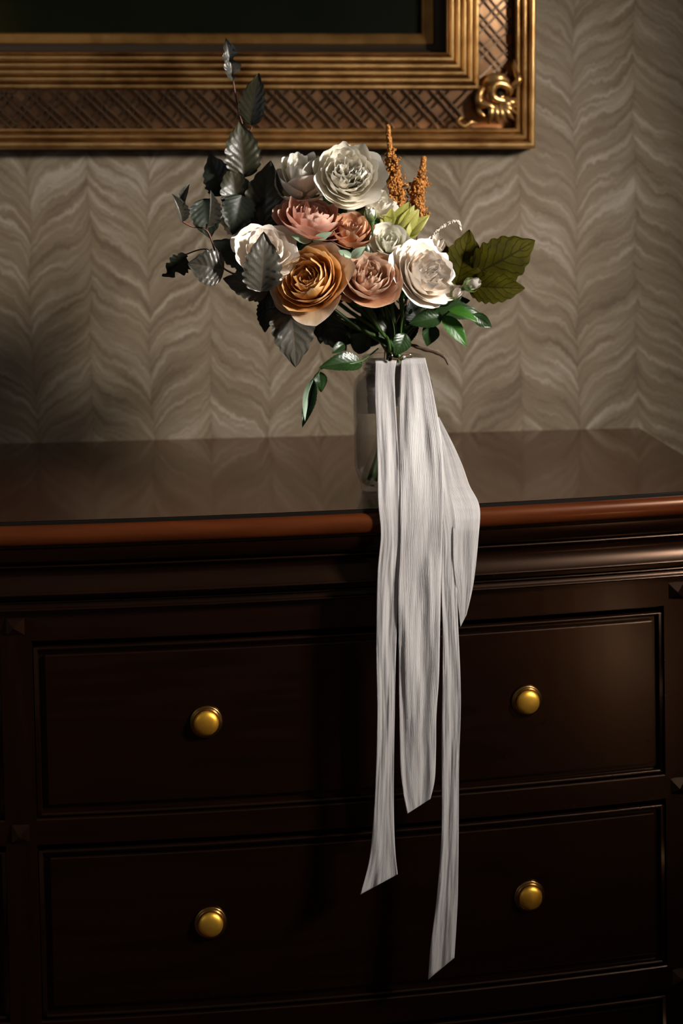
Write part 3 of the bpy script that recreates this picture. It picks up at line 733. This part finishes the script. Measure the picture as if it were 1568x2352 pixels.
leaf(b2, (418, 510), (394, 445), 34, 'beechsheen', -.075, -.08, (.7, -1, .1), fold=.5, seed=11)
leaf(b2, (420, 480), (435, 421), 26, 'beechsheen', -.075, -.07, (-.6, -1, .1), fold=.4, seed=12)
leaf(b2, (474, 522), (483, 436), 30, 'beechsheen', -.055, -.06, (.8, -.8, .1), fold=.6, seed=13, twist=.6)
leaf(b2, (470, 456), (482, 548), 76, 'beechdark', .0, 0, (0, -1, -.1), seed=14)
leaf(b2, (432, 588), (371, 634), 58, 'beechdark', -.02, -.02, (0, -1, -.5), seed=15, bite=1.2)
leaf(b2, (514, 622), (431, 606), 88, 'beechsheen', -.075, -.08, (-.5, -1, .3), seed=16, pleat=.024)
leaf(b2, (575, 600), (488, 553), 66, 'beechdark', -.01, -.01, (0, -1, 0), seed=17)
leaf(b2, (600, 655), (560, 560), 90, 'beechdark', -.015, -.01, (0, -1, -.1), seed=18)
leaf(b2, (598, 670), (606, 532), 92, 'beechsheen', -.125, -.135, (.15, -1, .25), seed=19, pleat=.024, serr=.05)
leaf(b2, (615, 672), (512, 640), 78, 'beechsheen', -.06, -.06, (-.1, -1, .5), seed=20, pleat=.024)
leaf(b2, (612, 688), (608, 764), 44, 'beechdark', -.03, -.03, (0, -1, 0), seed=21)
leaf(b2, (640, 640), (600, 715), 80, 'beechdark', -.03, -.03, (0, -1, 0), seed=22)
b3 = branch('beech_branch', 'copper beech branch hanging under the burnt-orange rose', 'branch', (690, 720, YJ-.03), GB)
twig(b3, [(840, 800, .01), (740, 720, .02), (668, 700, -.02)], .0011, 'stemd')
leaf(b3, (662, 690), (679, 844), 106, 'beechsheen', -.070, -.075, (.15, -1, .1), seed=23, pleat=.024)
leaf(b3, (735, 720), (795, 806), 72, 'beechdark', .01, .01, (0, -1, -.1), seed=24)
leaf(b3, (748, 700), (735, 790), 60, 'beechdark', .015, .015, (0, -1, -.1), seed=25)
b4 = branch('beech_branch', 'olive translucent beech branch spreading to the right', 'branch', (1040, 660, YJ+.01), GB)
twig(b4, [(925, 790, 0), (985, 715, 0), (1040, 672, .0), (1085, 640, .005), (1110, 622, .005)], .0012)
leaf(b4, (1048, 655), (1078, 527), 92, 'beecholive', .01, .015, (0, -1, -.1), seed=31, pleat=.010)
leaf(b4, (1086, 632), (1229, 552), 116, 'beecholive', .005, .01, (.1, -1, 0), seed=32, pleat=.010)
leaf(b4, (1075, 655), (1206, 662), 78, 'beecholive', .0, .0, (0, -1, -.1), seed=33, pleat=.010)
leaf(b4, (1010, 640), (1015, 548), 60, 'beecholive', .015, .015, (0, -1, -.1), seed=34)
# green rose foliage
GR = 'green rose leaf sprays'
s1 = branch('rose_leaf_spray', 'glossy green rose leaves drooping right of the jar', 'leaf spray', (960, 740, YJ-.01), GR)
twig(s1, [(905, 815, 0), (940, 760, -.01), (975, 738, -.02), (1015, 726, -.025), (1035, 712, -.03)], .001, 'stem')
leaf(s1, (1028, 712), (1098, 742), 34, 'rosebright', -.03, -.04, (.1, -.7, .9), kind='rose', arch=.14, seed=41, pleat=.012)
leaf(s1, (1085, 722), (1129, 752), 30, 'rose', -.035, -.03, (-.3, -1, .3), kind='rose', arch=.05, seed=42, pleat=.012)
leaf(s1, (1014, 726), (1073, 796), 40, 'rosebright', -.025, -.03, (.4, -1, .1), kind='rose', seed=43, pleat=.012)
leaf(s1, (984, 742), (980, 796), 46, 'rose', -.02, -.02, (.5, -1, .2), kind='rose', seed=44, pleat=.012, fold=.2)
leaf(s1, (1016, 728), (938, 744), 46, 'rose', -.025, -.03, (0, -1, .4), kind='rose', seed=45, pleat=.012)
leaf(s1, (1000, 712), (1110, 726), 48, 'rose', -.01, -.01, (0, -1, .6), kind='rose', seed=46, pleat=.012)
leaf(s1, (1000, 700), (1080, 690), 40, 'rose', .01, .01, (0, -1, .2), kind='rose', seed=47)
leaf(s1, (930, 765), (907, 817), 44, 'rose', -.028, -.034, (.4, -1, .4), kind='rose', seed=48, pleat=.012)
s2 = branch('rose_leaf_spray', 'rose leaf spray hanging over the left side of the jar', 'leaf spray', (790, 830, YJ-.02), GR)
twig(s2, [(868, 800, 0), (832, 828, -.03), (790, 838, -.045), (740, 846, -.05), (731, 858, -.05), (718, 872, -.05)], .0009, 'stem')
leaf(s2, (832, 836), (731, 846), 50, 'rose', -.03, -.05, (.1, -.8, .6), kind='rose', arch=.12, seed=51, pleat=.014, serr=.05)
leaf(s2, (720, 870), (694, 983), 34, 'rose', -.05, -.05, (-.5, -1, 0), kind='rose', arch=-.14, seed=52, fold=.35, pleat=.01, serr=.05)
leaf(s2, (719, 872), (700, 968), 17, 'rosepale', -.053, -.053, (.5, -1, 0), kind='rose', arch=-.14, seed=56, fold=-.2, pleat=.01)
leaf(s2, (732, 853), (737, 901), 33, 'rose', -.045, -.045, (.2, -1, 0), kind='rose', seed=53, pleat=.01)
leaf(s2, (790, 790), (762, 812), 24, 'rose', -.02, -.03, (0, -1, .3), kind='rose', seed=54, pleat=.01)
s3 = branch('rose_leaf_spray', 'dark rose leaves filling the middle of the bouquet beneath the flowers', 'leaf spray', (850, 720, YJ+.01), GR)
twig(s3, [(900, 815, 0), (880, 740, .01), (860, 680, .015), (850, 560, .02)], .0012, 'stemd')
rf = random.Random(12)
fill = [((880,780),(830,700),60,.015),((870,790),(795,730),56,.02),((905,780),(900,690),64,.02),((915,790),(960,705),60,.02),((880,740),(850,670),70,.01),((900,760),(985,690),54,.015),
        ((850,800),(800,770),50,.01),((935,740),(1010,690),60,.02),((760,720),(700,690),70,.02),((780,700),(740,640),80,.03),((930,690),(940,600),80,.03),((860,620),(850,500),90,.035),
        ((780,620),(740,520),90,.035),((700,600),(650,520),90,.035),((930,580),(900,490),70,.03),((660,560),(620,480),80,.04),((860,690),(790,690),60,.02),((820,780),(770,740),60,.015),
        ((960,740),(940,690),50,.005),((870,560),(820,470),80,.04),((990,690),(1040,660),60,.02),((760,600),(830,560),80,.04),((800,480),(740,450),70,.04),((905,800),(870,720),56,-.002)]
for i, (a, b, ww, dy) in enumerate(fill):
    leaf(s3, a, b, ww, 'rose' if i % 3 else 'beechdark', dy, dy, (rf.uniform(-.4, .4), -1, rf.uniform(-.2, .5)), kind='rose', seed=100+i, pleat=.012)
for i, (a, b, ww, dy) in enumerate((((716, 553), (668, 541), 24, -.062), ((718, 554), (764, 533), 20, -.064), ((806, 592), (776, 574), 20, -.075), ((806, 592), (842, 566), 22, -.075), ((842, 700), (808, 684), 22, -.078), ((846, 700), (884, 682), 22, -.078))):
    leaf(s3, a, b, ww, 'rosepale', dy, dy-.004, (rf.uniform(-.2, .2), -1, .1), kind='rose', seed=140+i, pleat=.01, name='sepal')
# lime bracts
s4 = branch('lime_leaf_sprig', 'chartreuse leaf sprig between the white rose and the russet spires', 'leaf sprig', (915, 530, YJ-.01), 'lime sprig')
twig(s4, [(905, 700, .0), (905, 600, -.005), (910, 530, -.02)], .001, 'stem')
for a, b, ww, nn, sd in (((906,528),(941,463),38,(-.2,-1,.2),61), ((914,526),(952,470),30,(.5,-1,.1),62), ((934,544),(986,494),32,(.1,-.8,.6),63), ((900,524),(872,494),30,(-.2,-1,.3),64), ((925,530),(962,480),34,(.2,-1,.1),65), ((893,520),(900,478),28,(0,-1,.2),66), ((940,552),(952,498),30,(.3,-1,.2),67)):
    leaf(s4, a, b, ww, 'lime', -.02, -.02, nn, kind='rose', seed=sd, nv=9, slope=1.0, pleat=.03, serr=.01)
# sprigs with tiny side shoots under the blush rose
s5 = branch('green_sprig', 'thin green sprig with tiny side shoots under the blush-white rose', 'sprig', (925, 720, YJ-.04), 'thin sprig')
twig(s5, [(918, 812, -.01), (920, 760, -.03), (925, 700, -.045), (919, 672, -.05)], .0013, 'stem', 'stem')
twig(s5, [(925, 702, -.045), (938, 682, -.05), (947, 672, -.05)], .0008, 'stem'); twig(s5, [(924, 700, -.045), (912, 692, -.05), (906, 680, -.05)], .0008, 'stem')
twig(s5, [(903, 812, -.02), (905, 760, -.035), (895, 720, -.045), (878, 690, -.05)], .0007, 'stem')
leaf(s5, (940, 722), (946, 708), 8, 'rosebright', -.04, -.04, kind='rose', seed=71)
tw = branch('dry_twig', 'dry brown twig with a withered tip sticking out right of the jar', 'twig', (980, 810, YJ-.01), 'dry twig')
P = smooth_path([at(a, b, YJ+c) for a, b, c in [(915, 812, -.005), (940, 793, -.012), (965, 800, -.018), (988, 806, -.022), (1005, 812, -.026), (1020, 820, -.028), (1029, 838, -.028)]], 30)
MB().tube(P, [.0018, .0022, .0020, .0019, .0022, .0021, .0018, .0022, .0026, .0020, .0019, .0024, .0030, .0027, .0020]*1 + [.0021, .0019, .0018, .0024, .0022, .0020, .0019, .0022, .0025, .0020, .0017, .0015, .0014, .0012, .0009], 8).build('stick', M['twig'], tw)

# ------------------------------------------------------------------ amaranth spires
def spire(label, pts, rads, seed, m, scale=1.0, name='amaranth_spire', n=60, fingers=True, group='russet amaranth spires'):
    P = smooth_path([at(a, b, YJ+c) for a, b, c in pts], n); dist = (P[0]-CAM).dot(fw); k = len(rads)
    o = thing(name, label, 'flower spike', P[-1], group)
    MB().tube(P, .0011, 6).build('stem', M['twig'], o)
    rnd = random.Random(seed); mb = MB()
    for i, p in enumerate(P):
        R = np.interp(i/(n-1)*(k-1), range(k), rads)*dist/F
        nb = int(10 + R*900*2.2) if fingers else 5
        for q in range(nb):
            a = rnd.uniform(0, 2*PI); rr = R*(rnd.random()**.5)*.62
            mb.blob(p + Vector((rr*math.cos(a), rr*math.sin(a), rnd.uniform(-.001, .001))), rnd.uniform(.0010, .0019)*scale, (1, 1, 1.2))
        if fingers and i % 3 == 0 and R > .005:
            for q in range(3):
                a = rnd.uniform(0, 2*PI); d = Vector((math.cos(a), math.sin(a)*.8, rnd.uniform(.1, .7))).normalized(); ln = R*rnd.uniform(.75, 1.3)
                for s in range(16):
                    t = s/15
                    for z in range(2):
                        mb.blob(p + d*(ln*t) + Vector([rnd.gauss(0, .0011) for _ in range(3)]), rnd.uniform(.0009, .0016)*(1.15-.4*t))
    mb.build('floret', M[m], o)['kind'] = 'stuff'
    add_stem(o, P[-1], .0013, 'twig', False)
    return o
spire('taller russet amaranth spire pointing up beside the topmost rose', [(891, 290, .035), (894, 330, .035), (901, 380, .033), (908, 430, .03), (918, 482, .03)], [4.5, 6.5, 9, 21, 27, 27, 18], 5, 'amar')
spire('shorter russet amaranth spire, second from the topmost rose', [(973, 362, .042), (970, 390, .042), (960, 425, .04), (958, 460, .04), (965, 500, .04)], [6, 8, 10, 24, 25, 23, 17], 9, 'amar')
spire('pale cream catkin curving over the right shoulder of the bouquet', [(1057, 528, -.01), (1053, 511, -.01), (1040, 509, -.01), (1020, 518, -.01), (1000, 532, -.012), (988, 556, -.015)], [3.2, 5, 5, 3.6, 3.2, 3], 15, 'amarw', .72, 'catkin', 50, False, 'pale catkin')

# ------------------------------------------------------------------ satin wrap round the stems
wz0, wz1 = at(880, 948, YJ).z, at(880, 828, YJ).z
wrp = MB(); nn = 40; vs = []; fs = []; uv = []
for i in range(15):
    v = i/14; z = wz0 + (wz1-wz0)*v
    for j in range(nn+1):
        a = 2*PI*j/nn; low = .010*max(0, math.cos(a-2.6))*(1-v) ; rr = (.0265 + .003*v)*(1 + .05*noise.noise(Vector((math.cos(a)*2, math.sin(a)*2, v*9))) + .02*math.sin(v*30))
        zz = z + (1-v)*.018*(.5+.5*math.cos(a))
        vs.append((XJ + .0 - .004 + rr*math.cos(a), YJ + rr*math.sin(a), zz)); uv.append((v*1.2, j/nn))
for i in range(14):
    for j in range(nn): q = i*(nn+1)+j; fs.append((q, q+1, q+nn+2, q+nn+1))
wp = MB().add(vs, fs, uv).build('stem_wrap', M['satin'])
tag(wp, 'beige satin band wrapped round the stems inside the jar neck', 'ribbon wrap')

# ------------------------------------------------------------------ ribbons
def rpoly(pts, n):
    P = smooth_path([(x, y, 0) for x, y in pts], 400)
    d = [0]
    for i in range(1, 400): d.append(d[-1] + (P[i]-P[i-1]).length)
    return [(float(np.interp(d[-1]*i/(n-1), d, [p.x for p in P])), float(np.interp(d[-1]*i/(n-1), d, [p.y for p in P]))) for i in range(n)]
def ribbon(name, label, Lp, Rp, layer, seed, folds=1.0, ykeys=None, nlen=150, ncr=28):
    Lq = smooth_path([(x, y, 0) for x, y in Lp], nlen); Rq = smooth_path([(x, y, 0) for x, y in Rp], nlen)
    YR = YJ - .0385                                    # outside of the jar rim
    vs = []; fs = []; uv = []; ln = 0; prev = None
    for i in range(nlen):
        cy = (Lq[i].y + Rq[i].y)/2; s_ = min(1, max(0, (cy-830)/80))
        for j in range(ncr+1):
            t = j/ncr; px = Lq[i].x*(1-t) + Rq[i].x*t; py = Lq[i].y*(1-t) + Rq[i].y*t
            yh = -.497 + (.0)                           # hanging depth just before the chest front
            ye = front(at(px, py, -.48).x) - .0085
            keys = ykeys or [(815, YR+.012), (822, YR+.002), (832, YR-.004), (900, YR-.008), (1030, (YR-.008)*.45 + ye*.55 - .001), (1168, ye-.002), (1400, ye-.001), (2400, ye+.001)]
            kk = [k[0] for k in keys]; kv = [k[1] if k[1] is not None else ye for k in keys]
            Y = float(np.mean(np.interp([py+q*s_ for q in (-50, -25, 0, 25, 50)], kk, kv)))
            g = min(1, max(0, (py-830)/120))
            fo = math.sin(t*PI*2.0*1.5 + 2.2*noise.noise(Vector((seed, py*.004, 0)))*2 + seed)
            f2 = noise.noise(Vector((t*3.2, py*.006, seed*1.7))); f3 = noise.noise(Vector((t*9, py*.012, seed*2.7)))
            near = .35 + .65*min(1, abs(py-1178)/110)
            dY = min(1, (Rq[i].x-Lq[i].x)/90)*folds*(.0010*fo + .0030*f2 + .0016*f3)*(.3+.7*g)*near
            p = at(px, py, Y - layer + min(dY, .004))
            vs.append(p); uv.append((t, 0))
        c = vs[-1-ncr//2]
        if prev is not None: ln += (c-prev).length
        prev = c
        for j in range(ncr+1): uv[i*(ncr+1)+j] = (j/ncr, ln*8)
    for i in range(nlen-1):
        for j in range(ncr): q = i*(ncr+1)+j; fs.append((q, q+1, q+ncr+2, q+ncr+1))
    o = MB().add(vs, fs, uv).build(name, M['ribbon'])
    sm = o.modifiers.new('thickness', 'SOLIDIFY'); sm.thickness = .0003; sm.offset = 0
    return tag(o, label, 'ribbon', 'silk ribbons trailing from the jar')
ribbon('silk_ribbon', 'narrow left ribbon strand with a slanted end swinging outwards',
  [(862,829),(861,900),(866,1050),(868,1150),(874,1230),(866,1330),(864,1500),(866,1650),(862,1800),(856,1900),(847,1980),(827,2055)],
  [(911,826),(906,880),(915,1050),(917,1150),(918,1240),(916,1330),(909,1500),(906,1650),(904,1800),(905,1900),(908,1960),(913,2008)], .0008, 1)
ribbon('silk_ribbon', 'widest middle ribbon strand, ending higher than the narrow ones beside it',
  [(921,823),(918,900),(914,1000),(917,1150),(918,1250),(914,1400),(916,1550),(918,1700),(920,1770),(926,1820),(935,1869)],
  [(976,822),(994,900),(1012,1000),(1019,1100),(1015,1230),(1011,1400),(1008,1550),(1002,1640),(1001,1720),(998,1790),(988,1835)], .0030, 2)
ribbon('silk_ribbon', 'longest ribbon strand, right of the middle one, reaching the lowest drawer',
  [(946,821),(962,900),(985,1000),(1000,1120),(1012,1230),(1013,1320),(1016,1500),(1014,1700),(1014,1900),(1004,2050),(989,2170),(983,2250)],
  [(975,822),(994,900),(1013,1000),(1028,1100),(1047,1200),(1047,1300),(1052,1440),(1058,1600),(1054,1750),(1053,1900),(1051,2060),(1043,2200),(1028,2305)][:12], .0006, 3)
ribbon('silk_ribbon', 'short ribbon loop bulging furthest right over the edge of the chest',
  [(998,960),(1006,1010),(1014,1060),(1024,1120),(1038,1190),(1040,1290),(1050,1380),(1057,1440)],
  [(1008,958),(1040,1020),(1062,1070),(1078,1115),(1101,1165),(1098,1240),(1087,1340),(1071,1412)], .002, 4, .7,
  ykeys=[(950, YJ-.02), (1050, YJ-.035), (1168, None), (2400, None)])

# ------------------------------------------------------------------ rings lying on the ribbon
def torus(mb, c, ax, R, r, n=40, m=8):
    ax = Vector(ax).normalized(); a = ax.orthogonal().normalized(); b = ax.cross(a)
    mb.tube([Vector(c) + (a*math.cos(2*PI*i/n) + b*math.sin(2*PI*i/n))*R for i in range(n+1)], r, m, False); return mb
YRg = YJ - .043
c1 = at(906, 823, YRg+.010); g1 = thing('signet_ring', 'gold signet ring with a black oval stone on top of the ribbons', 'ring', c1, 'rings on the ribbon')
torus(MB(), c1, (.25, .1, 1), .0088, .0009).build('ring_band', M['ringgold'], g1)
fc = at(895, 819.5, YRg-.002); fa = Vector((-.62, -.75, .10)).normalized()
def disc(c, ax, a, b, h, m, name, par):
    Mx = basis(ax); vs = []; n = 28
    prof = [(0, -h), (.85, -h), (1, -h*.4), (1, h*.2), (.93, h*.7), (0, h)]
    for (q, z) in prof:
        for i in range(n): t = 2*PI*i/n; vs.append(Vector(c) + Mx @ Vector((q*a*math.cos(t), q*b*math.sin(t), z)))
    fs = [(i*n+j, i*n+(j+1) % n, (i+1)*n+(j+1) % n, (i+1)*n+j) for i in range(5) for j in range(n)]
    MB().add(vs, fs).build(name, M[m], par)
disc(fc, fa, .0042, .0056, .0011, 'ringgold', 'bezel', g1)
disc(fc + fa*.0008, fa, .0038, .0051, .0009, 'onyx', 'stone', g1)
disc(fc + fa*.0017, fa, .0004, .0004, .0003, 'ringgold', 'inlay', g1)
c2 = at(934, 819, YRg+.010); g2 = thing('gemstone_ring', 'slim gold ring with a small round stone on top of the ribbons', 'ring', c2, 'rings on the ribbon')
torus(MB(), c2, (-.15, .35, 1), .0088, .0008).build('ring_band', M['ringgold'], g2)
gc = at(926, 820.5, YRg-.001); ga = Vector((-.1, -1, .15)).normalized()
disc(gc, ga, .0030, .0030, .0010, 'ringgold', 'bezel', g2)
disc(gc + ga*.0008, ga, .0022, .0022, .0010, 'gem', 'stone', g2)
